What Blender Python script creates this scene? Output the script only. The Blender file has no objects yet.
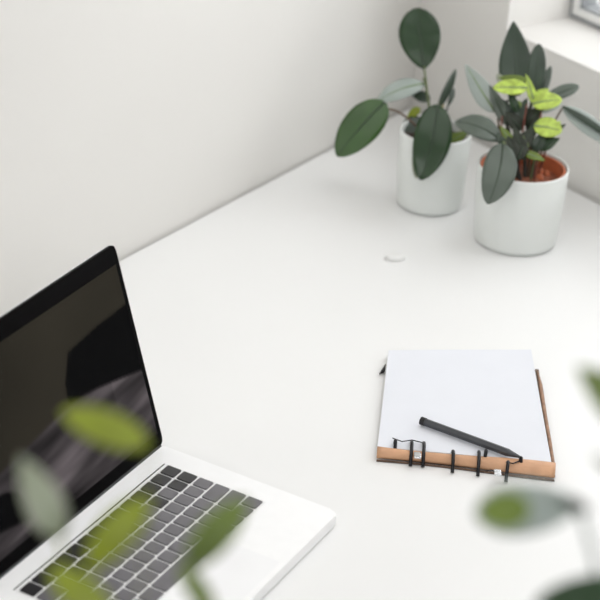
import bpy, bmesh, math, random
from mathutils import Vector, Matrix, noise
random.seed(7)
SC = bpy.context.scene
C = SC.collection
DZ = 0.75                      # height of the desk top above the floor
R = math.radians

# ------------------------------------------------------------------ camera frame
F_PX, PITCH, ROLL, CH = 2308.2677, R(26.339), R(4.2997), 1.1692
fw = Vector((0, math.cos(PITCH), -math.sin(PITCH)))
rt0 = Vector((1, 0, 0)); up0 = rt0.cross(fw)
rt = math.cos(ROLL)*rt0 + math.sin(ROLL)*up0
up = -math.sin(ROLL)*rt0 + math.cos(ROLL)*up0
CAM = Vector((0, 0, DZ+CH))

def at(x, y, d):
    """world point seen at (x, y) of the photograph, d metres into the room"""
    return CAM + (fw + rt*((x-300)/F_PX) - up*((y-300)/F_PX))*d

def on(x, y, z=0.0):
    """world point seen at (x, y), z metres above the desk top"""
    r = fw + rt*((x-300)/F_PX) - up*((y-300)/F_PX)
    return CAM + r*((z-CH)/r.z)

# ------------------------------------------------------------------ materials
def lin(c):
    return tuple(((v/255)/12.92 if v/255 <= .04045 else ((v/255+.055)/1.055)**2.4) for v in c)

def mat(name, rgb, rough=.5, metal=0, var=0.0, scale=20, bump=0.0, bscale=200, spec=.5, stretch=None, trans=0, coat=0):
    m = bpy.data.materials.new(name); m.use_nodes = True
    nt = m.node_tree; b = nt.nodes['Principled BSDF']
    c = lin(rgb)
    b.inputs['Base Color'].default_value = (*c, 1)
    b.inputs['Roughness'].default_value = rough
    b.inputs['Metallic'].default_value = metal
    b.inputs['Specular IOR Level'].default_value = spec
    b.inputs['Coat Weight'].default_value = coat
    tc = nt.nodes.new('ShaderNodeTexCoord'); mp = nt.nodes.new('ShaderNodeMapping')
    nt.links.new(tc.outputs['Object'], mp.inputs['Vector'])
    if stretch: mp.inputs['Scale'].default_value = stretch
    if var or True:
        n = nt.nodes.new('ShaderNodeTexNoise'); n.inputs['Scale'].default_value = scale; n.inputs['Detail'].default_value = 3
        nt.links.new(mp.outputs['Vector'], n.inputs['Vector'])
        r = nt.nodes.new('ShaderNodeValToRGB')
        r.color_ramp.elements[0].position = .3; r.color_ramp.elements[1].position = .7
        r.color_ramp.elements[0].color = (*[max(0, v*(1-var)) for v in c], 1)
        r.color_ramp.elements[1].color = (*[min(1, v*(1+var)) for v in c], 1)
        nt.links.new(n.outputs['Fac'], r.inputs['Fac'])
        nt.links.new(r.outputs['Color'], b.inputs['Base Color'])
    if bump:
        n2 = nt.nodes.new('ShaderNodeTexNoise'); n2.inputs['Scale'].default_value = bscale; n2.inputs['Detail'].default_value = 4
        nt.links.new(mp.outputs['Vector'], n2.inputs['Vector'])
        bp = nt.nodes.new('ShaderNodeBump'); bp.inputs['Strength'].default_value = bump; bp.inputs['Distance'].default_value = .002
        nt.links.new(n2.outputs['Fac'], bp.inputs['Height']); nt.links.new(bp.outputs['Normal'], b.inputs['Normal'])
    if trans:
        t = nt.nodes.new('ShaderNodeBsdfTranslucent'); t.inputs['Color'].default_value = (*[min(1, v*1.3) for v in c], 1)
        mx = nt.nodes.new('ShaderNodeMixShader'); mx.inputs['Fac'].default_value = trans
        out = nt.nodes['Material Output']
        nt.links.new(b.outputs['BSDF'], mx.inputs[1]); nt.links.new(t.outputs['BSDF'], mx.inputs[2])
        nt.links.new(mx.outputs['Shader'], out.inputs['Surface'])
    return m

M = {
 'wall': mat('white_wall_paint', (224, 222, 218), .8, var=.01, scale=3, bump=.06, bscale=60),
 'floor': mat('pale_wood_floor', (180, 160, 135), .5, var=.12, scale=4, stretch=(1, 12, 1)),
 'desk': mat('white_desk_top', (232, 232, 231), .38, var=.008, scale=5),
 'frame': mat('window_frame_grey', (150, 153, 155), .4, var=.03),
 'frame_light': mat('window_frame_light', (222, 222, 220), .4, var=.02),
 'pot': mat('white_matt_ceramic', (222, 225, 222), .45, var=.012, scale=14, bump=.03, bscale=90),
 'terra': mat('terracotta_liner', (186, 104, 66), .7, var=.2, scale=60, bump=.3),
 'clay': mat('clay_granules', (138, 82, 58), .8, var=.35, scale=150, bump=.8, bscale=300),
 'soil': mat('dark_potting_soil', (58, 44, 34), .9, var=.4, scale=160, bump=1, bscale=300),
 'leaf_dark': mat('dark_green_leaf', (34, 58, 30), .3, var=.15, scale=18, trans=.04, spec=.4),
 'leaf_mid': mat('mid_green_leaf', (50, 80, 32), .38, var=.15, scale=18, trans=.05),
 'leaf_sage': mat('sage_green_leaf', (80, 90, 80), .36, var=.12, scale=20, trans=.04),
 'leaf_deep': mat('deep_grey_green_leaf', (44, 60, 45), .34, var=.15, scale=20, trans=.04),
 'leaf_silver': mat('silver_green_leaf', (158, 168, 162), .3, var=.1, scale=30, trans=.08, spec=.6),
 'leaf_lime': mat('lime_young_leaf', (186, 208, 92), .35, var=.35, scale=130, trans=.2),
 'leaf_olive': mat('olive_leaf', (142, 154, 40), .45, var=.15, scale=40, trans=.3),
 'leaf_pale': mat('pale_sage_leaf', (150, 156, 136), .4, var=.1, scale=30, trans=.15),
 'leaf_moss': mat('moss_green_leaf', (110, 130, 48), .45, var=.15, scale=40, trans=.2),
 'leaf_ink': mat('blackish_green_leaf', (30, 38, 20), .5, var=.2, scale=40, trans=.05),
 'stem': mat('green_stem', (84, 96, 56), .5, var=.15),
 'stem_brown': mat('brown_stem', (84, 64, 44), .6, var=.2),
 'stem_yellow': mat('straw_stem', (196, 180, 120), .5, var=.1),
 'stem_red': mat('reddish_stem', (118, 62, 48), .55, var=.2),
 'stem_dark': mat('dark_stem', (38, 36, 26), .6, var=.2),
 'rib': mat('leaf_midrib', (40, 56, 38), .5, var=.1),
 'rib_pale': mat('leaf_midrib_pale', (120, 140, 96), .5, var=.1),
 'silver': mat('brushed_aluminium', (246, 246, 246), .45, metal=.05, var=.01, scale=80, spec=.4),
 'key_well': mat('keyboard_well', (236, 236, 236), .45, metal=.1, var=.03),
 'key': mat('sheen_grey_keycap', (100, 98, 102), .36, var=.1, scale=60, spec=.6),  # gloss reflections on the black keys put into a greyer cap colour
 'key_black': mat('black_keycap', (34, 33, 36), .32, var=.12, scale=60, spec=.5),
 'bezel': mat('black_glass_bezel', (7, 6, 7), .35, var=.05, spec=.02),
 'rubber': mat('dark_rubber', (34, 33, 34), .6, var=.1),
 'paper': mat('white_paper', (221, 223, 229), .75, var=.008, scale=30),
 'page_edge': mat('page_edges', (222, 222, 220), .8, var=.06, scale=8, stretch=(1, 1, 260)),
 'leather': mat('tan_leather', (205, 158, 122), .55, var=.14, scale=40, bump=.3, bscale=250),
 'leather_dark': mat('worn_brown_edge', (96, 74, 60), .7, var=.3, scale=90, bump=.3),
 'ring': mat('black_wire', (22, 22, 26), .35, metal=.3, var=.1),
 'clip': mat('silver_clip', (210, 212, 214), .25, metal=.9, var=.05),
 'pencil': mat('charcoal_pencil', (62, 64, 68), .45, var=.12, scale=60),
 'pencil_end': mat('black_pencil_end', (26, 26, 28), .4, var=.1),
 'white_lump': mat('matt_white', (226, 226, 224), .6, var=.02),
}
def glass():
    m = bpy.data.materials.new('window_glass'); m.use_nodes = True
    nt = m.node_tree; b = nt.nodes['Principled BSDF']
    b.inputs['Base Color'].default_value = (1, 1, 1, 1); b.inputs['Roughness'].default_value = .02
    b.inputs['Transmission Weight'].default_value = 1; b.inputs['IOR'].default_value = 1.05
    n = nt.nodes.new('ShaderNodeTexNoise'); n.inputs['Scale'].default_value = 3
    bp = nt.nodes.new('ShaderNodeBump'); bp.inputs['Strength'].default_value = .01
    nt.links.new(n.outputs['Fac'], bp.inputs['Height']); nt.links.new(bp.outputs['Normal'], b.inputs['Normal'])
    return m
M['glass'] = glass()

# ------------------------------------------------------------------ mesh helpers
def obj(name, bm, m, parent=None, smooth=False, world=True):
    bmesh.ops.recalc_face_normals(bm, faces=bm.faces)
    me = bpy.data.meshes.new(name); bm.to_mesh(me); bm.free()
    for x in (m if isinstance(m, (list, tuple)) else [m]): me.materials.append(x)
    if smooth:
        for p in me.polygons: p.use_smooth = True
    o = bpy.data.objects.new(name, me); C.objects.link(o)
    if parent is not None:
        o.parent = parent
        if world: o.matrix_parent_inverse = parent.matrix_basis.inverted()
    return o

def tag(o, label=None, cat=None, group=None, kind=None):
    if label: o['label'] = label
    if cat: o['category'] = cat
    if group: o['group'] = group
    if kind: o['kind'] = kind
    return o

def thing(name, loc, label, cat, group=None):
    o = bpy.data.objects.new(name, None); C.objects.link(o); o.location = loc
    o.empty_display_size = .02
    return tag(o, label, cat, group)

def box(bm, o, ax, ay, az, bevel=0, seg=2):
    """box with corner o and edge vectors"""
    vs = [bm.verts.new(o + ax*i + ay*j + az*k) for k in (0, 1) for j in (0, 1) for i in (0, 1)]
    fs = [(0,2,3,1), (4,5,7,6), (0,1,5,4), (2,6,7,3), (0,4,6,2), (1,3,7,5)]
    faces = [bm.faces.new([vs[i] for i in f]) for f in fs]
    if bevel:
        es = list({e for f in faces for e in f.edges})
        bmesh.ops.bevel(bm, geom=es, offset=bevel, segments=seg, affect='EDGES', profile=.5)

def prism(bm, pts, h, bevel=0):
    """vertical prism (or along vector h) over polygon pts"""
    h = h if isinstance(h, Vector) else Vector((0, 0, h))
    a = [bm.verts.new(p) for p in pts]; b = [bm.verts.new(p+h) for p in pts]
    n = len(pts)
    fs = [bm.faces.new(a[::-1]), bm.faces.new(b)]
    for i in range(n): fs.append(bm.faces.new([a[i], a[(i+1) % n], b[(i+1) % n], b[i]]))
    if bevel:
        es = list(fs[0].edges)+list(fs[1].edges)
        bmesh.ops.bevel(bm, geom=es, offset=bevel, segments=2, affect='EDGES')

def tube(bm, pts, rad, seg=8, cap=True):
    n = len(pts); rads = rad if isinstance(rad, (list, tuple)) else [rad]*n
    rings = []; prev = None
    for i, p in enumerate(pts):
        t = (pts[min(i+1, n-1)] - pts[max(i-1, 0)]).normalized()
        if prev is None:
            a = t.orthogonal().normalized()
        else:
            a = (prev - t*prev.dot(t)); a = a.normalized() if a.length > 1e-6 else t.orthogonal().normalized()
        prev = a; b = t.cross(a)
        rings.append([bm.verts.new(p + (a*math.cos(2*math.pi*k/seg)+b*math.sin(2*math.pi*k/seg))*rads[i]) for k in range(seg)])
    for i in range(n-1):
        for k in range(seg):
            bm.faces.new([rings[i][k], rings[i][(k+1) % seg], rings[i+1][(k+1) % seg], rings[i+1][k]])
    if cap:
        bm.faces.new(rings[0][::-1]); bm.faces.new(rings[-1])

def lathe(bm, prof, c, seg=64, close=True):
    rings = []
    for r, z in prof:
        if r < 1e-6: rings.append([bm.verts.new(c+Vector((0, 0, z)))])
        else: rings.append([bm.verts.new(c+Vector((r*math.cos(2*math.pi*k/seg), r*math.sin(2*math.pi*k/seg), z))) for k in range(seg)])
    for a, b in zip(rings, rings[1:]):
        for k in range(seg):
            k2 = (k+1) % seg
            if len(a) == 1 and len(b) == 1: continue
            if len(a) == 1: bm.faces.new([a[0], b[k], b[k2]])
            elif len(b) == 1: bm.faces.new([a[k], a[k2], b[0]])
            else: bm.faces.new([a[k], a[k2], b[k2], b[k]])

def bez(p0, p1, p2, n=12):
    return [p0*(1-t)**2 + p1*2*t*(1-t) + p2*t*t for t in [i/n for i in range(n+1)]]

# ------------------------------------------------------------------ room
corner = Vector((.1338, 2.9991, 0))
u = Vector((-.52669, -.85006, 0)).normalized()      # along the left wall, towards the viewer
v = Vector((.64120, -.76737, 0)).normalized()       # along the right wall, towards the viewer
nl = Vector((.85006, -.52669, 0)).normalized()   # into the room from the left wall
nr = Vector((-.76737, -.64120, 0)).normalized()     # into the room from the right wall
zf = Vector((0, 0, 1))
HC = 2.7
def struct(name, bm, m, **k):
    o = obj(name, bm, m, **k); o['kind'] = 'structure'; return o

bm = bmesh.new()
prism(bm, [corner - nl*.12 - u*.3 + zf*0, corner + u*4 - nl*.12, corner + u*4, corner + Vector((0, 0, 0)), ], zf*HC)
struct('wall_left', bm, M['wall'])

# right wall with the window opening
S0, S1, Z0, Z1, DEP = .170, 1.05, DZ+.164, DZ+1.35, .30
bm = bmesh.new()
def wp(s, z, d=0): return corner + v*s - nr*d + zf*z
def wbox(s0, s1, z0, z1, d0=0, d1=DEP): box(bm, wp(s0, z0, d0), v*(s1-s0), zf*(z1-z0), -nr*(d1-d0))
wbox(0, S0, 0, HC); wbox(S1, 3.4, 0, HC); wbox(S0, S1, 0, Z0-.0); wbox(S0, S1, Z1, HC)
struct('wall_right', bm, M['wall'])

bm = bmesh.new()
a0 = corner - nl*.12 - nr*.3
prism(bm, [corner-u*.3-nl*.1-nr*.1, corner + u*4, corner+u*4+v*3.4, corner+v*3.4-nr*.3], zf*-.1)
struct('floor', bm, M['floor'])

# window: grey frame, pale sash, glass
bm = bmesh.new()
FD = .112
def ring(bm, s0, s1, z0, z1, w, d0, d1):
    for (a, b, c, d) in ((s0, s0+w, z0, z1), (s1-w, s1, z0, z1), (s0+w, s1-w, z0, z0+w), (s0+w, s1-w, z1-w, z1)):
        box(bm, wp(a, c, d0), v*(b-a), zf*(d-c), -nr*(d1-d0), bevel=.001, seg=1)
ring(bm, S0+.001, S1-.001, Z0+.001, Z1-.001, .007, FD, FD+.05)
win = struct('window_1', bm, M['frame'])
bm = bmesh.new(); ring(bm, S0+.008, S1-.008, Z0+.008, Z1-.008, .009, FD-.003, FD+.04)
obj('sash', bm, M['frame_light'], win)
bm = bmesh.new(); ring(bm, S0+.017, S1-.017, Z0+.017, Z1-.017, .0035, FD+.002, FD+.03)
obj('glazing_bead', bm, M['frame'], win)
bm = bmesh.new(); box(bm, wp(S0+.020, Z0+.020, FD+.018), v*(S1-S0-.040), zf*(Z1-Z0-.040), -nr*.004)
obj('pane', bm, M['glass'], win)

# ------------------------------------------------------------------ desk (fitted into the corner)
GL, GR, TH = .004, .009, .03
def inter(a, b, c_, off_l, off_r):
    # corner of the desk: off_l from the left wall, off_r from the right wall
    # solve (p-corner).nl = off_l ; (p-corner).nr = off_r
    det = nl.x*nr.y - nl.y*nr.x
    return corner + Vector(((off_l*nr.y - off_r*nl.y)/det, (nl.x*off_r - nr.x*off_l)/det, 0))
k0 = inter(0, 0, 0, GL, GR)
lcor = k0 + u*2.35
rcor = k0 + v*1.55
fl = lcor + v*.35
desk = thing('desk', (0.1, 1.9, 0), 'wide white corner desk filling the corner between both walls, everything standing on it', 'desk')
poly = [k0, lcor, lcor + nl*.75 , rcor + nr*1.15 , rcor]
bm = bmesh.new(); prism(bm, [Vector((p.x, p.y, DZ-TH)) for p in poly], TH, bevel=.002)
obj('desk_top', bm, M['desk'], desk)
cen = sum(poly, Vector())/len(poly)
for p in poly:
    q = p + (cen-p).normalized()*.09
    bm = bmesh.new(); lathe(bm, [(0, 0), (.018, 0), (.025, DZ-TH), (0, DZ-TH)], Vector((q.x, q.y, 0)), 20)
    obj('leg', bm, M['desk'], desk, smooth=False)

# ------------------------------------------------------------------ laptop
o_ = Vector((-.1363, 1.9772, DZ)); ly = R(64.4376)
e = Vector((-math.cos(ly), -math.sin(ly), 0))     # along the hinge, to the left
g = Vector((math.sin(ly), -math.cos(ly), 0))      # from hinge to front edge
SH = .015
g0 = g.copy()
lap = thing('laptop', o_ + e*.15 + g*.1, 'open silver laptop with black-bordered screen, on the left of the desk', 'laptop')
FOOT = .0015
W, D, HB = .3200, .2093, .0115
def rounded(pts, rad, n=6):
    out = []
    m = len(pts)
    for i, p in enumerate(pts):
        a = (pts[i-1]-p).normalized(); b = (pts[(i+1) % m]-p).normalized()
        for k in range(n+1):
            t = k/n
            p0 = p+a*rad; p2 = p+b*rad
            out.append(p0*(1-t)**2 + p*2*t*(1-t) + p2*t*t)
    return out
bm = bmesh.new()
ob = o_ - e*SH
gs = (g*D + e*SH)/D
base_pts = [ob, ob + gs*D, ob + gs*D + e*W, ob + e*W]
bp_top = rounded(base_pts, .010)
prism(bm, [p+zf*FOOT for p in bp_top], HB, bevel=.0012)
obj('base', bm, M['silver'], lap)
for a, b in ((.02, .02), (.28, .02), (.02, .19), (.28, .19)):
    bm = bmesh.new(); lathe(bm, [(0, 0), (.006, 0), (.007, FOOT+.0002), (0, FOOT+.0002)], ob+e*a+gs*b, 16)
    obj('rubber_foot', bm, M['rubber'], lap)
zt = FOOT+HB
# keyboard: shallow well then keys
KIN, K0, KW, KD = .0292, .0291, .2637, .1126
kb = ob + e*KIN + gs*K0 + zf*zt
bm = bmesh.new(); box(bm, kb - e*.0008 - gs*.0008 - zf*.0002, e*(KW+.0016), gs*(KD+.0016), zf*.0004)
obj('keyboard_plate', bm, M['key_well'], lap)
bm = bmesh.new()
box(bm, kb - g*.0042 + e*0 - zf*.0002, e*KW, g*.0011, zf*.0006)
obj('speaker_slot', bm, M['bezel'], lap)
rows = [[1]*14, [1.5]+[1]*13, [1.5]+[1]*12+[1.0], [1.75]+[1]*11+[1.75], [2.25]+[1]*10+[2.25-.5+0], [1, 1, 1, 1.25, 5.0, 1.25, 1, 1, 1, 1]]
rp = KD/6
keys = []
def key_bm(w, d):
    b = bmesh.new(); g_ = .0026
    n = 4; h = .0014
    pts = rounded([Vector((g_/2, g_/2, 0)), Vector((w-g_/2, g_/2, 0)), Vector((w-g_/2, d-g_/2, 0)), Vector((g_/2, d-g_/2, 0))], .0018, 3)
    prism(b, pts, h, bevel=.0003)
    return b
KM = Matrix(((e.x, gs.x, 0), (e.y, gs.y, 0), (0, 0, 1)))
cache = {}
for ri, row in enumerate(rows):
    row = row[::-1] if ri else row          # e runs from the right of the keyboard to its left
    tot = sum(row); x = 0
    for wi in row:
        w = wi/tot*KW
        dark = ri == 0 or (ri == 1 and random.random() < .35)
        kk = (round(w, 5), dark)
        if kk not in cache:
            b = key_bm(w, rp)
            for vv in b.verts: vv.co = KM @ vv.co
            k = obj('key', b, M['key_black' if dark else 'key'], lap)
            cache[kk] = k
        else:
            k = cache[kk].copy(); C.objects.link(k)
        k.parent = lap
        k.matrix_parent_inverse = Matrix.Identity(4)
        tilt = Matrix.Identity(4)
        k.location = (kb + e*x + gs*(ri*rp) + zf*.0002) - lap.location
        x += w
# trackpad
bm = bmesh.new()
tp = ob + e*.1090 + gs*.149 + zf*(zt-.0002)
prism(bm, rounded([tp, tp+e*.105, tp+e*.105+gs*.054, tp+gs*.054], .004, 4), .0003)
obj('trackpad', bm, mat('trackpad_aluminium', (242, 242, 243), .4, metal=.05, var=.01), lap)
# hinge
bm = bmesh.new()
tube(bm, [o_-e*.012+g*.003+zf*(zt-.0008), o_+e*.298+g*.003+zf*(zt-.0008)], .0028, 14)
obj('hinge', bm, M['rubber'], lap, smooth=False)
# lid
ti = R(107.8)
s = zf*math.sin(ti) + g*math.cos(ti)
nf = e.cross(s); nf = nf if nf.dot(g) > 0 else -nf      # towards the user
lo = o_ + g*.0045 - e*.0178 + zf*(FOOT+HB+.0005)
LW, LH, LT = .3220, .2120, .005
lid_pts = rounded([lo, lo+e*LW, lo+e*LW+s*LH, lo+s*LH], .0075)
bm = bmesh.new(); prism(bm, [p - nf*LT for p in lid_pts], nf*(LT-.0036), bevel=.0006)
lid = obj('lid', bm, M['silver'], lap)
bm = bmesh.new(); prism(bm, [p - nf*.0038 for p in lid_pts], nf*.0038, bevel=.0004)
bez_o = obj('bezel', bm, M['bezel'], lid)

# display: dim room reflection in the glass, painted as emissive vertex colours
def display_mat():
    m = bpy.data.materials.new('painted_screen_reflection'); m.use_nodes = True
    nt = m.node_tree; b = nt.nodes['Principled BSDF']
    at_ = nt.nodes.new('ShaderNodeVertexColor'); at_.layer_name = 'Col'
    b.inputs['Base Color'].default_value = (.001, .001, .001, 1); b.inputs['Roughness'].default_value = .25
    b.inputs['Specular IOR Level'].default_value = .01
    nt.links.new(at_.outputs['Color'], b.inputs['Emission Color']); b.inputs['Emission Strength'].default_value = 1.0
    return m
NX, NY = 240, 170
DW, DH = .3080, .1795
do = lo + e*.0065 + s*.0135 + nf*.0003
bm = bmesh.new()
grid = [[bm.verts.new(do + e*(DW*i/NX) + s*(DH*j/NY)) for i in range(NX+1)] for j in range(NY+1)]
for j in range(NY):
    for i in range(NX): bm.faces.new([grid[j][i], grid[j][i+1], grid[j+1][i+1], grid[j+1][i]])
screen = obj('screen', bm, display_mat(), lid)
def inpoly(x, y, P):
    r = False; n = len(P)
    for i in range(n):
        x1, y1 = P[i]; x2, y2 = P[i-1]
        if (y1 > y) != (y2 > y) and x < (x2-x1)*(y-y1)/(y2-y1)+x1: r = not r
    return r
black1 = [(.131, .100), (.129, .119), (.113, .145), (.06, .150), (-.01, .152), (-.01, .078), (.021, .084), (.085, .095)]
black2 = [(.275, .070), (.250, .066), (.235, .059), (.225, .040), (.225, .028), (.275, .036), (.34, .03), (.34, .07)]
def edge_y(x):      # boundary between the olive area and the streaked mauve area below
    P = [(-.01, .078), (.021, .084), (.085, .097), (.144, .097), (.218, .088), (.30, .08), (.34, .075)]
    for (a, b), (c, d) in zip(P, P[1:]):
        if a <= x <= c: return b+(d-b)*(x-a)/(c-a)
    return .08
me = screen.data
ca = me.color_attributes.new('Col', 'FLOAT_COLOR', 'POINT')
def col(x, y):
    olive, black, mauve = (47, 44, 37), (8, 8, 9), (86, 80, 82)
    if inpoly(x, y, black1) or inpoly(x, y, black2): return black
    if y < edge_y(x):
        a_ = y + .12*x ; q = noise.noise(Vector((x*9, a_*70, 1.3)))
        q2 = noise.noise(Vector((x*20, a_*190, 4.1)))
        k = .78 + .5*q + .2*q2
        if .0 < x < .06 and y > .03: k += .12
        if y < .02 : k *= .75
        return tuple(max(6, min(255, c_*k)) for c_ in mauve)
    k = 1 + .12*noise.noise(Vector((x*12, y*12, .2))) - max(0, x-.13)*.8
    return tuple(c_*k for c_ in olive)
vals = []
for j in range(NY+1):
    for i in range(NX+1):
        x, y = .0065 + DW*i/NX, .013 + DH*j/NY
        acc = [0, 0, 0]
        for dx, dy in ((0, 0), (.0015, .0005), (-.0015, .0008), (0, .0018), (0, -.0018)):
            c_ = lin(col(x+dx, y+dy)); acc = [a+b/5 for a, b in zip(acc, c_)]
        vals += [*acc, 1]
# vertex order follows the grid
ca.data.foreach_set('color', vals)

# ------------------------------------------------------------------ notebook
nb = thing('notebook', on(465, 420, 0), 'open notebook with blank white pages and a tan leather spine bound by black rings', 'notebook')
bm = bmesh.new()
cov = [on(389, 373), on(538.5, 371), on(555, 478), on(382, 459)]
prism(bm, cov, .0028, bevel=.0008)
obj('back_cover', bm, [M['leather_dark']], nb)
bm = bmesh.new()
zp = .0029
pgc = [on(388.5, 350.5, .0085), on(531, 350, .0085), on(551.5, 463, .0085), on(377.5, 447, .0085)]
pg = [Vector((p.x, p.y, DZ+zp)) for p in pgc]
n1 = []
prism(bm, pg, .0056, bevel=.0004)
bm.faces.ensure_lookup_table()
for f in bm.faces: f.material_index = 0
bm.normal_update()
blk = obj('page_block', bm, [M['page_edge']], nb)
# top sheet with a very slight waviness
bm = bmesh.new(); NN = 24
gv = [[None]*(NN+1) for _ in range(NN+1)]
for j in range(NN+1):
    for i in range(NN+1):
        a, b = i/NN, j/NN
        p = pgc[0].lerp(pgc[1], a).lerp(pgc[3].lerp(pgc[2], a), b)
        lift = .0006*(1-b)*a + .0003*math.sin(a*5)*(1-b)
        gv[j][i] = bm.verts.new(Vector((p.x, p.y, DZ+.0088+lift)))
for j in range(NN):
    for i in range(NN): bm.faces.new([gv[j][i], gv[j][i+1], gv[j+1][i+1], gv[j+1][i]])
sh = obj('top_page', bm, M['paper'], nb, smooth=True)
# rolled leather spine along the front
def spine_band(top, bot, name, m, thick):
    bm = bmesh.new(); rowsv = []
    for k in range(len(top)):
        a, b = top[k], bot[k]
        ax = b - a; rowsv.append([])
        for q in range(13):
            t = math.pi*q/12
            c0 = (a+b)*.5; w = ax.length/2
            rowsv[-1].append(bm.verts.new(Vector((0, 0, .0008+thick*math.sin(t))) + c0 - ax.normalized()*w*math.cos(t) + zf*.0))
    for r0, r1 in zip(rowsv, rowsv[1:]):
        for q in range(12): bm.faces.new([r0[q], r0[q+1], r1[q+1], r1[q]])
        bm.faces.new([r0[12], r0[0], r1[0], r1[12]])
    bm.faces.new(rowsv[0]); bm.faces.new(rowsv[-1][::-1])
    return obj(name, bm, m, nb, smooth=True)
tops, bots = [], []
for k in range(31):
    t = k/30; x = 377 + (555-377)*t
    yt = 449.3 + 17.5*t + 2.2*math.sin(t*5.2+.2)
    yb = 458.8 + 19*t - 1.0*math.sin(t*5)
    tops.append(on(x, yt, .004)); bots.append(on(x-.5, yb, .002))
tops = [Vector((p.x, p.y, DZ+.0021)) for p in tops]; bots = [Vector((p.x, p.y, DZ+.0021)) for p in bots]
spine_band(tops, bots, 'spine', M['leather'], .0085)
bm = bmesh.new()
tube(bm, [on(376.5+178*t, 460.5+19*t-1.0*math.sin(t*5), .0012) for t in [i/20 for i in range(21)]], [.0011]*21, 8)
obj('cover_edge', bm, M['leather_dark'], nb, smooth=True)
# right-hand leather edge of the cover
bm = bmesh.new()
tube(bm, [on(537.5, 371, .003), on(540.5, 385, .0042), on(545, 415, .0045), on(549.5, 440, .004), on(553, 462, .004), on(554.5, 470, .003)],
     [.0008, .0022, .0021, .0019, .0018, .0008], 8)
obj('cover_edge', bm, mat('rubbed_leather_edge', (150, 116, 92), .6, var=.3, scale=120), nb, smooth=True)
bm = bmesh.new()
tube(bm, [on(379.5, 374, .003), on(383, 371, .004), on(385.5, 364.5, .005)], [.0006, .0022, .0006], 8)
obj('dark_corner', bm, M['ring'], nb, smooth=True)  # dark bit at the back left corner of the cover
# binding rings
def binding(x0, y0, x1, y1, rr=.0011, hi=.0155):
    a, b = on(x0, y0, .0095), on(x1, y1, .0035)
    pts = []
    for q in range(15):
        t = q/14
        p = a.lerp(b, t); z = DZ + .0092 + (hi-.0092)*math.sin(math.pi*min(1, t*1.25)) if t < .8 else DZ + .0092 - .008*((t-.8)/.2)
        pts.append(Vector((p.x, p.y, z)))
    bm = bmesh.new(); tube(bm, pts, rr, 8); return obj('binding_ring', bm, M['ring'], nb, smooth=True)
for (x0, y0, x1, y1) in ((395, 443, 394.5, 455), (411.5, 442, 410.5, 464), (423.5, 443, 423, 465), (452.5, 452, 452.5, 471),
                         (478.5, 452, 478, 474), (486, 453, 484, 465), (508, 463, 506, 480), (520, 462, 520.5, 469)):
    binding(x0, y0, x1, y1, .0018)
bm = bmesh.new()
tube(bm, [on(392.5, 438, .012), on(402, 441.5, .0125), on(412, 440, .0125), on(424, 443, .012)], .0006, 8)
obj('binding_wire', bm, M['ring'], nb)
bm = bmesh.new()
tube(bm, [on(506, 462, .012), on(513, 463.5, .0125), on(521, 460.5, .012)], .0007, 8)
obj('binding_wire', bm, M['ring'], nb)
bm = bmesh.new()
tube(bm, [on(485, 471, .0105), on(492, 470, .012), on(501, 476, .0105)], .0006, 8)
obj('binding_wire', bm, M['ring'], nb)
for x, y in ((417.3, 457), (497.5, 474.5)):
    bm = bmesh.new()
    c0 = on(x, y, .0095)
    box(bm, c0 - Vector((.0035, .0055, -.001)), Vector((.0070, 0, 0)), Vector((0, .011, 0)), Vector((0, 0, .002)), bevel=.0006)
    obj('clip', bm, M['clip'], nb)['label'] = 'shiny silver clip'

# ------------------------------------------------------------------ pencil lying on the page
PR = .0042
pa, pb = on(421, 421, .0096+PR), on(521.5, 460, .0096+.002)
pa.z = DZ+.0101+PR; pb.z = DZ+.0101+PR
ax = (pb-pa); Lp = ax.length; ax.normalize()
pen = thing('pencil', pa, 'thick charcoal grey pencil lying across the white notebook page', 'pencil')
def stick(name, t0, t1, r0, r1, m, seg=6):
    bm = bmesh.new(); tube(bm, [pa+ax*t0, pa+ax*t1], [r0, r1], seg); return obj(name, bm, m, pen)
stick('barrel', .005, Lp*.86, PR, PR, M['pencil'])
stick('end_cap', 0, .0052, PR*1.04, PR*1.04, M['pencil_end'], 12)
stick('tapered_tip', Lp*.86, Lp*.985, PR*.97, .0012, M['pencil'], 12)
stick('lead', Lp*.983, Lp, .0012, .0003, M['pencil_end'], 8)

# small rounded white lump on the desk
bm = bmesh.new()
c0 = on(395, 259, 0)
er = []
axx = Vector((.97, .2, 0)); ayy = Vector((-.2, .97, 0))
lathe(bm, [(0, 0), (.0105, 0), (.0118, .0015), (.0112, .004), (.008, .0056), (0, .0060)], Vector((0, 0, 0)), 28)
for vv in bm.verts: vv.co = axx*(vv.co.x*1.05) + ayy*(vv.co.y*.75) + zf*vv.co.z
er = obj('white_lump', bm, M['white_lump'], None, smooth=True); er.location = c0
tag(er, 'small rounded white lump lying alone on the desk in front of the left pot', 'white_lump')

# ------------------------------------------------------------------ plants
def width_profile(t, kind):
    if kind == 'round': return (math.sin(math.pi*t**.92))**.55
    if kind == 'point': return (math.sin(math.pi*t**.68))**.8
    if kind == 'obov': return (math.sin(math.pi*t**1.25))**.5
    if kind == 'oval': return (math.sin(math.pi*t**.85))**.55
    if kind == 'long': return (math.sin(math.pi*t**.9))**.6
    return math.sin(math.pi*t)**.7

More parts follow.
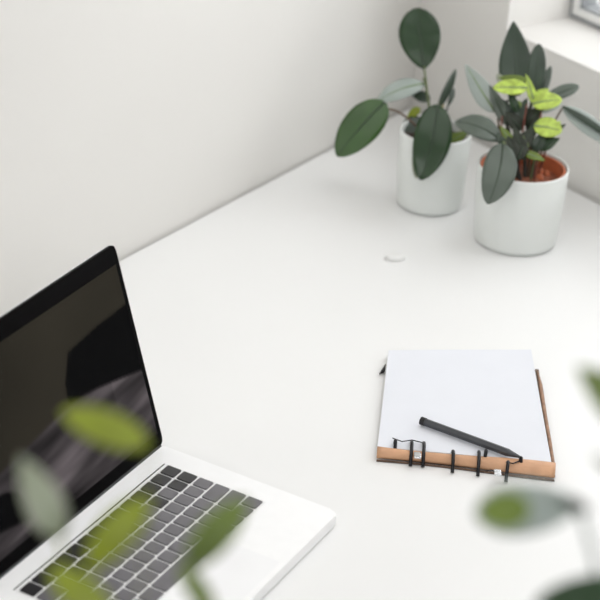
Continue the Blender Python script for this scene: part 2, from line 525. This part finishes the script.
def leaf(root, base, tip, wpx, m, kind='round', face=(1, .15, 0), fold=.12, curl=.1, rib='rib', bend=0, name='leaf', ribv=True, th=.0007, label=None):
    """one leaf blade; base, tip = (x, y, depth); wpx = seen width; face = weights of viewer, up, right in its normal"""
    B, T = at(*base), at(*tip); d = (base[2]+tip[2])/2
    L = (T-B).length; axis = (T-B).normalized()
    toc = (CAM-(B+T)/2).normalized()
    n = toc*face[0] + zf*face[1] + Vector((1, 0, 0))*face[2]
    n = (n - axis*n.dot(axis)).normalized()
    side = axis.cross(n)
    w = wpx*d/F_PX/2
    bm = bmesh.new(); NT, NS = 18, 8; G = []
    for i in range(NT+1):
        t = i/NT; c0 = B.lerp(T, t) + n*(curl*L*4*t*(1-t)) + side*(bend*L*4*t*(1-t))
        ww = w*width_profile(min(max(t, .004), .996), kind)
        row = []
        for k in range(NS+1):
            q = k/NS*2-1
            ripple = .02*w*math.sin(t*17+q*2)*abs(q)
            row.append(bm.verts.new(c0 + side*(q*ww) + n*(fold*ww*abs(q)**1.3 - .1*ww*q*q + ripple)))
        G.append(row)
    for i in range(NT):
        for k in range(NS): bm.faces.new([G[i][k], G[i][k+1], G[i+1][k+1], G[i+1][k]])
    bmesh.ops.remove_doubles(bm, verts=bm.verts, dist=1e-6)
    lf = obj(name, bm, M[m], root, smooth=True)
    sm = lf.modifiers.new('thickness', 'SOLIDIFY'); sm.thickness = th; sm.offset = 0
    if label: lf['label'] = label
    if ribv:
        pts = [B.lerp(T, t) + n*(curl*L*4*t*(1-t)+.0003) + side*(bend*L*4*t*(1-t)) for t in [i/14 for i in range(14)]]
        bm = bmesh.new(); tube(bm, pts, [.0014-.001*i/13 for i in range(14)], 6)
        obj('midrib', bm, M[rib], lf, smooth=True)
    return lf

def stem(root, a, ctrl, b, r=.0014, m='stem', r2=None):
    P = [p if isinstance(p, Vector) else at(*p) for p in (a, ctrl, b)]
    pts = bez(*P, 12); r2 = r2 or r*.75
    bm = bmesh.new(); tube(bm, pts, [r+(r2-r)*i/12 for i in range(13)], 8)
    return obj('stem', bm, M[m], root, smooth=True)

def pot(root, c, r, h, rim=.003, liner=None, soil='soil', fill=.012):
    rb = r*.89
    prof = [(0, 0), (rb-.004, 0), (rb, .003), (rb+.001, .008), (r*.972, h*.5), (r, h-.002), (r-.001, h), (r-rim+.0006, h), (r-rim, h-.0015), (r-rim-.001, h*.5), (rb-rim-.002, .006), (0, .006)]
    bm = bmesh.new(); lathe(bm, prof, Vector((c.x, c.y, DZ)), 72)
    obj('pot', bm, M['pot'], root, smooth=True)
    ri = r-rim-.0008
    if liner:
        bm = bmesh.new()
        rl = ri-.0005
        lathe(bm, [(rl*.93, .02), (rl, h-.003), (rl-.003, h-.003), (rl*.93-.003, .02), (rl*.93, .02)], Vector((c.x, c.y, DZ)), 64)
        obj('inner_pot', bm, M['terra'], root, smooth=False)
        ri = rl-.0032
    bm = bmesh.new()
    N = 40; vs = {}
    zs = h-fill
    for i in range(15):
        for k in range(N if i else 1):
            a = 2*math.pi*k/N; rr = ri*.985*i/14
            p = Vector((c.x+rr*math.cos(a), c.y+rr*math.sin(a), 0))
            vs[i, k] = bm.verts.new(p + zf*(DZ+zs + .003*noise.noise(p*120) + .002*(1-i/14)))
    for k in range(N): bm.faces.new([vs[0, 0], vs[1, k], vs[1, (k+1) % N]])
    for i in range(1, 14):
        for k in range(N): bm.faces.new([vs[i, k], vs[i+1, k], vs[i+1, (k+1) % N], vs[i, (k+1) % N]])
    # a skirt so the soil has depth
    ring_ = [bm.verts.new(vs[14, k].co - zf*.02) for k in range(N)]
    for k in range(N): bm.faces.new([vs[14, k], ring_[k], ring_[(k+1) % N], vs[14, (k+1) % N]])
    obj('soil', bm, M[soil], root, smooth=True)
    return DZ+zs

# --- left plant
cl = Vector((.1520, 2.659, DZ)); RL, HL = .0448, .1006
pl = thing('potted_rubber_plant', cl, 'houseplant with broad round dark green leaves in the smaller white pot by the corner', 'plant')
zs = pot(pl, cl, RL, HL)
s0 = Vector((cl.x, cl.y, zs-.006))
DL = 2.872
stem(pl, s0, at(430, 118, DL), at(424, 66, DL), .0019, 'stem', .0014)
leaf(pl, (424, 69, DL), (416.5, 8, DL+.004), 42, 'leaf_dark', 'obov', fold=.15, curl=-.03, bend=0)
stem(pl, s0 + Vector((-.004, 0, 0)), at(400, 104, DL-.005), at(384, 110, DL-.02), .0016, 'stem_brown')
leaf(pl, (385, 102, DL-.02), (337, 156, DL-.03), 38, 'leaf_mid', 'oval', fold=.12, curl=.04, bend=.02)
stem(pl, s0, at(428, 88, DL+.01), at(423, 78, DL+.02), .0015, 'stem')
leaf(pl, (424, 84, DL+.02), (377, 102, DL+.012), 22, 'leaf_silver', 'long', face=(.8, .7, 0), fold=.1, curl=.14, rib='rib_pale')
stem(pl, s0+Vector((0, -.004, 0)), at(434, 104, DL-.03), at(438, 108, DL-.045), .0015, 'stem')
leaf(pl, (438, 105, DL-.045), (421, 180, DL-.055), 38, 'leaf_dark', 'oval', face=(1, .2, 0), fold=.18, curl=.05, bend=-.03)
leaf(pl, (430, 128, DL-.03), (416, 178, DL-.048), 20, 'leaf_pale', 'long', fold=.1, curl=.02, rib='rib_pale')
stem(pl, s0+Vector((.002, .003, 0)), at(437, 108, DL), at(441, 98, DL), .0014, 'stem')
leaf(pl, (438, 108, DL), (456, 69, DL+.01), 9, 'leaf_deep', 'long', face=(1, .1, .5), fold=.3, curl=.04)
stem(pl, s0+Vector((.004, .001, 0)), at(446, 112, DL), at(452, 92, DL+.005), .0014, 'stem_dark')
stem(pl, s0+Vector((.003, .002, 0)), at(441, 110, DL), at(448, 84, DL+.008), .0012, 'stem_yellow')
leaf(pl, (448, 106, DL), (454, 88, DL+.01), 5, 'leaf_deep', 'long', face=(1, .1, .3), fold=.3, ribv=False)
leaf(pl, (424, 120, DL+.01), (401, 133, DL+.005), 20, 'leaf_deep', 'round', face=(1, .5, 0), fold=.1, curl=.03)
leaf(pl, (436, 150, DL-.01), (470, 131, DL-.02), 15, 'leaf_moss', 'point', face=(1, .4, 0), fold=.1, curl=.06, rib='rib_pale')
leaf(pl, (438, 152, DL-.005), (466, 141, DL-.02), 9, 'leaf_dark', 'point', face=(1, .5, 0), fold=.1, curl=.05)
leaf(pl, (420, 108, DL+.01), (407, 119, DL+.015), 9, 'leaf_olive', 'point', face=(1, .4, 0), ribv=False)
leaf(pl, (430, 100, DL+.02), (409, 92, DL+.03), 12, 'leaf_deep', 'point', face=(1, .5, 0), curl=.06)

# --- right plant
cr = Vector((.2560, 2.570, DZ)); RR, HR = .0553, .1006
pr = thing('potted_foliage_plant', cr, 'bushy houseplant with grey-green and lime leaves in the larger white pot beside the right wall', 'plant')
zs = pot(pr, cr, RR, HR, rim=.0025, liner=True, soil='clay', fill=.019)
DR = 2.794
s0 = Vector((cr.x, cr.y, zs-.006))
def sr(dx, dy): return s0 + Vector((dx, dy, 0))
# dark woody clump in the middle
for (dx, dy, cx, cy, ex, ey, r_, mm) in ((-.004, -.004, 514, 130, 514, 92, .0032, 'stem_dark'), (.004, -.002, 524, 130, 534, 92, .0026, 'stem_dark'),
        (-.010, .000, 506, 135, 507, 100, .0024, 'stem_dark'), (.008, .002, 530, 130, 541, 112, .0022, 'stem_brown'), (0, -.008, 512, 150, 508, 128, .0030, 'stem_dark'),
        (-.014, -.003, 500, 140, 498, 118, .0018, 'stem_brown'), (.012, 0, 534, 140, 548, 130, .002, 'stem_dark')):
    stem(pr, sr(dx, dy), at(cx, cy, DR-.005), at(ex, ey, DR-.005), r_, mm)
leaf(pr, (517, 96, DR+.01), (513.5, 21, DR+.02), 34, 'leaf_deep', 'point', fold=.22, curl=-.02)
leaf(pr, (533, 104, DR+.008), (539, 44, DR+.015), 18, 'leaf_deep', 'obov', fold=.2, curl=.02)
leaf(pr, (536, 104, DR+.02), (551, 66, DR+.025), 11, 'leaf_sage', 'long', fold=.2, curl=.02)
leaf(pr, (541, 101, DR), (579, 86, DR+.01), 14, 'leaf_sage', 'obov', face=(1, .4, 0), fold=.15, curl=.05)
leaf(pr, (536, 112, DR+.005), (560, 105, DR+.005), 9, 'leaf_silver', 'long', face=(1, .6, 0), fold=.1, curl=.04, ribv=False)
stem(pr, sr(.01, .002), at(552, 120, DR-.005), at(563, 108, DR-.01), .0014, 'stem_brown')
leaf(pr, (563, 107, DR-.01), (617, 147, DR-.01), 20, 'leaf_silver', 'long', face=(1, .6, 0), fold=.12, curl=.03)
leaf(pr, (562, 106, DR-.016), (612, 137, DR-.016), 7, 'leaf_deep', 'long', face=(1, .2, 0), fold=.2, curl=.03, ribv=False)
leaf(pr, (495, 112, DR), (465, 64, DR+.01), 21, 'leaf_silver', 'point', face=(1, .2, -.2), fold=.15, curl=.04, rib='rib_pale')
leaf(pr, (507, 125, DR-.01), (489, 84, DR), 13, 'leaf_sage', 'point', face=(1, .2, 0), fold=.2, curl=.04)
leaf(pr, (504, 84, DR), (497, 74, DR+.01), 8, 'leaf_pale', 'point', ribv=False)
stem(pr, sr(-.008, -.006), at(503, 134, DR-.03), at(500, 136, DR-.04), .0018, 'stem')
leaf(pr, (501, 140, DR-.03), (455, 122, DR-.02), 27, 'leaf_sage', 'long', face=(.8, .8, 0), fold=.15, curl=.16)
leaf(pr, (503, 144, DR-.068), (488, 204, DR-.085), 34, 'leaf_sage', 'oval', face=(1, .2, 0), fold=.18, curl=.05, bend=-.05)
stem(pr, sr(-.012, -.012), at(504, 128, DR-.05), at(503, 146, DR-.068), .0018, 'stem')
# lime leaves
leaf(pr, (527, 88, DR-.025), (493, 88, DR-.03), 17, 'leaf_lime', 'oval', face=(1, .5, 0), fold=.25, curl=.06, rib='rib_pale')
leaf(pr, (528, 80, DR-.02), (499, 78, DR-.02), 7, 'leaf_moss', 'round', face=(1, .3, 0), curl=.1, ribv=False)
leaf(pr, (535, 105, DR-.02), (526, 74, DR-.02), 9, 'leaf_lime', 'point', fold=.2, curl=.03, rib='rib_pale')
leaf(pr, (532, 104, DR-.025), (562, 100, DR-.03), 19, 'leaf_lime', 'round', face=(1, .6, 0), fold=.15, curl=.08, rib='rib_pale')
leaf(pr, (536, 100, DR-.02), (549, 89, DR-.02), 12, 'leaf_lime', 'point', face=(1, .4, 0), ribv=False)
leaf(pr, (534, 126, DR-.03), (562, 131, DR-.035), 22, 'leaf_lime', 'round', face=(1, .6, 0), fold=.2, curl=.08, rib='rib_pale')
leaf(pr, (552, 134, DR-.03), (560, 121, DR-.03), 11, 'leaf_lime', 'point', face=(1, .3, 0), ribv=False)
leaf(pr, (513, 108, DR-.02), (521, 102, DR-.02), 9, 'leaf_moss', 'round', ribv=False)
leaf(pr, (514, 135, DR-.035), (529, 147, DR-.045), 9, 'leaf_moss', 'point', face=(1, .5, 0), rib='rib_pale')
leaf(pr, (524, 153, DR-.045), (545, 161, DR-.05), 9, 'leaf_moss', 'point', face=(1, .6, 0), curl=.1, rib='rib_pale')
leaf(pr, (520, 150, DR-.03), (534, 128, DR-.025), 16, 'leaf_ink', 'point', face=(1, .3, 0))
leaf(pr, (540, 142, DR-.02), (566, 124, DR-.02), 10, 'leaf_ink', 'point', face=(1, .3, 0))
leaf(pr, (522, 130, DR-.015), (505, 112, DR-.015), 15, 'leaf_ink', 'point', face=(1, .3, 0))
leaf(pr, (526, 124, DR-.012), (541, 110, DR-.015), 12, 'leaf_ink', 'point', face=(1, .3, 0))
leaf(pr, (514, 158, DR-.05), (508, 136, DR-.045), 14, 'leaf_ink', 'point', face=(1, .3, 0))
leaf(pr, (518, 160, DR-.05), (526, 138, DR-.045), 12, 'leaf_ink', 'point', face=(1, .3, 0))
leaf(pr, (516, 150, DR-.04), (500, 126, DR-.03), 10, 'leaf_moss', 'point', face=(1, .3, 0), rib='rib_pale')
for (b, t, w_, mm, dz) in (((524, 160), (514, 126), 14, 'leaf_ink', -.045), ((534, 152), (546, 130), 12, 'leaf_deep', -.03),
        ((515, 128), (527, 98), 13, 'leaf_deep', -.01), ((530, 128), (524, 104), 12, 'leaf_ink', -.008), ((512, 118), (500, 98), 10, 'leaf_deep', -.005),
        ((528, 118), (546, 106), 10, 'leaf_ink', -.01), ((540, 150), (560, 138), 10, 'leaf_dark', -.03), ((506, 150), (498, 134), 10, 'leaf_deep', -.04),
        ((525, 145), (540, 118), 10, 'leaf_dark', -.02), ((518, 112), (508, 92), 9, 'leaf_dark', -.022)):
    leaf(pr, (*b, DR+dz), (*t, DR+dz), w_, mm, 'point', face=(1, .3, 0), fold=.2)
for (dx, dy, cx, cy, ex, ey, mm) in ((.014, -.004, 540, 140, 541, 112, 'stem_red'), (.018, .004, 548, 142, 552, 130, 'stem_red'), (-.004, .004, 522, 130, 527, 104, 'stem_red'),
        (-.018, 0, 500, 136, 502, 116, 'stem_red'), (.010, -.010, 532, 160, 540, 148, 'stem')):
    stem(pr, sr(dx, dy), at(cx, cy, DR-.02), at(ex, ey, DR-.02), .0013, mm)
# a few clay pieces standing proud of the soil
for k in range(16):
    a = random.uniform(-2.2, .9); q = random.uniform(.018, .042)
    p = Vector((cr.x+q*math.cos(a), cr.y+q*math.sin(a), zs+.002))
    bm = bmesh.new(); bmesh.ops.create_icosphere(bm, subdivisions=2, radius=random.uniform(.0035, .006), matrix=Matrix.Translation(p))
    for vv in bm.verts: vv.co += (vv.co-p)*.35*noise.noise(vv.co*260)
    obj('clay_pebble', bm, M['terra' if k % 2 else 'clay'], pr)

# --- foreground plants, close to the viewer and out of focus; their pots stand on the desk below the picture
def fore_pot(x, y, label):
    c = Vector((x, y, DZ))
    t = thing('leafy_house_plant', c, label, 'plant')
    z = pot(t, c, .06, .11)
    return t, Vector((x, y, z-.006))
fl_, sl = fore_pot(-.10, .93, 'blurred leafy plant hanging in front of the laptop, nearest the viewer')
DF = 1.08
def fstem(t, s, tgt, ctrl=None, r=.0012, m='stem'):
    T = at(*tgt); c_ = Vector(((s.x*.6+T.x*.4), (s.y*.6+T.y*.4), T.z)) if ctrl is None else at(*ctrl)
    return stem(t, s, c_, T, r, m)
fstem(fl_, sl, (198, 600, DF), (180, 720, DF), .0014, 'leaf_moss')
stem(fl_, at(198, 600, DF), at(188, 575, DF), at(196, 556, DF), .0030, 'leaf_moss', .0018)
leaf(fl_, (188, 566, DF), (246, 498, DF), 36, 'leaf_moss', 'long', fold=.12, curl=.05)
leaf(fl_, (214, 616, DF), (180, 564, DF), 22, 'leaf_moss', 'long', fold=.1, ribv=False)
fstem(fl_, sl, (150, 446, DF-.05), (150, 640, DF-.05), .0003, 'leaf_olive')
leaf(fl_, (148, 444, DF), (62, 412, DF), 36, 'leaf_olive', 'long', fold=.1, curl=.04, ribv=False)
leaf(fl_, (60, 536, DF), (20, 456, DF), 40, 'leaf_pale', 'point', fold=.1, curl=.05, rib='rib_pale')
fstem(fl_, sl, (60, 534, DF), (75, 640, DF), .0010, 'leaf_olive')
leaf(fl_, (88, 566, DF-.04), (150, 496, DF-.04), 38, 'leaf_olive', 'long', fold=.1, ribv=False)
fstem(fl_, sl, (92, 562, DF-.04), (90, 680, DF-.08), .0010, 'leaf_olive')
leaf(fl_, (110, 620, DF-.04), (50, 568, DF-.04), 38, 'leaf_olive', 'long', fold=.1, ribv=False)
fstem(fl_, sl, (100, 612, DF-.04), (90, 700, DF-.08), .0010, 'leaf_olive')

fr_, sr_ = fore_pot(.24, .94, 'blurred leafy plant at the lower right edge, nearest the viewer')
leaf(fr_, (580, 505, DF), (474, 514, DF), 54, 'leaf_silver', 'obov', fold=.1, curl=.05, face=(1, .2, 0), rib='rib_pale', ribv=False)  # the leaf's grey-white glare is put into this pale blade's colour
leaf(fr_, (530, 508, DF-.02), (478, 513, DF-.02), 38, 'leaf_moss', 'oval', fold=.1, curl=.05, ribv=False)
leaf(fr_, (588, 512, DF-.02), (562, 499, DF-.02), 14, 'leaf_ink', 'round', ribv=False)
fstem(fr_, sr_, (576, 506, DF), (625, 580, DF), .0018, 'leaf_silver')
leaf(fr_, (660, 606, DF), (534, 606, DF), 62, 'leaf_dark', 'oval', fold=.1, curl=.04, ribv=False)
fstem(fr_, sr_, (640, 600, DF), (660, 680, DF), .0015, 'leaf_ink')
leaf(fr_, (650, 430, DF), (577, 366, DF), 44, 'leaf_moss', 'point', fold=.1, curl=.03)
fstem(fr_, sr_, (640, 430, DF), (680, 560, DF), .0015, 'leaf_moss')
leaf(fr_, (632, 480, DF), (592, 456, DF), 14, 'leaf_pale', 'point', fold=.1, ribv=False)
fstem(fr_, sr_, (632, 480, DF), (670, 580, DF), .0012, 'leaf_moss')

# ------------------------------------------------------------------ light
w = bpy.data.worlds.new('daylight'); SC.world = w; w.use_nodes = True
bg = w.node_tree.nodes['Background']; bg.inputs['Color'].default_value = (.985, .99, 1, 1); bg.inputs['Strength'].default_value = .13

def area(name, loc, target, sx, sy, power, color=(1, 1, 1)):
    l = bpy.data.lights.new(name, 'AREA'); l.shape = 'RECTANGLE'; l.size = sx; l.size_y = sy; l.energy = power; l.color = color
    o = bpy.data.objects.new(name, l); C.objects.link(o); o.location = loc
    o.rotation_euler = (Vector(target)-Vector(loc)).to_track_quat('-Z', 'Y').to_euler()
    return o
area('ceiling_fill', (.2, 1.6, 2.65), (.2, 1.6, .75), 1.4, 1.4, 15, (1, .995, .985))  # unseen fill added overhead to lift the desk and walls
area('rear_fill', (.6, -.9, 2.2), (.2, 2.2, .75), 1.4, 1.0, 22, (.99, .995, 1))  # unseen fill added behind the camera
area('left_fill', (-.75, .35, 2.0), (.5, 2.5, .95), 1.0, .9, 5, (1, .98, .95))  # fill added from the left to brighten the right wall
area('window_daylight', wp(.61, DZ+.757, .165), wp(.61, DZ+.757, -1.0), .86, 1.15, 8.5, (.97, .985, 1))

# ------------------------------------------------------------------ camera
cd = bpy.data.cameras.new('camera'); co = bpy.data.objects.new('camera', cd); C.objects.link(co)
co.matrix_world = Matrix(((rt.x, up.x, -fw.x, CAM.x), (rt.y, up.y, -fw.y, CAM.y), (rt.z, up.z, -fw.z, CAM.z), (0, 0, 0, 1)))
cd.sensor_width = 36; cd.lens = F_PX*36/600; cd.clip_start = .05
cd.dof.use_dof = True; cd.dof.focus_distance = 2.36; cd.dof.aperture_fstop = 6.6; cd.dof.aperture_blades = 0
SC.camera = co
vs_ = SC.view_settings
vs_.view_transform = 'Standard'; vs_.look = 'None'; vs_.gamma = 1; vs_.exposure = .03; vs_.use_curve_mapping = False
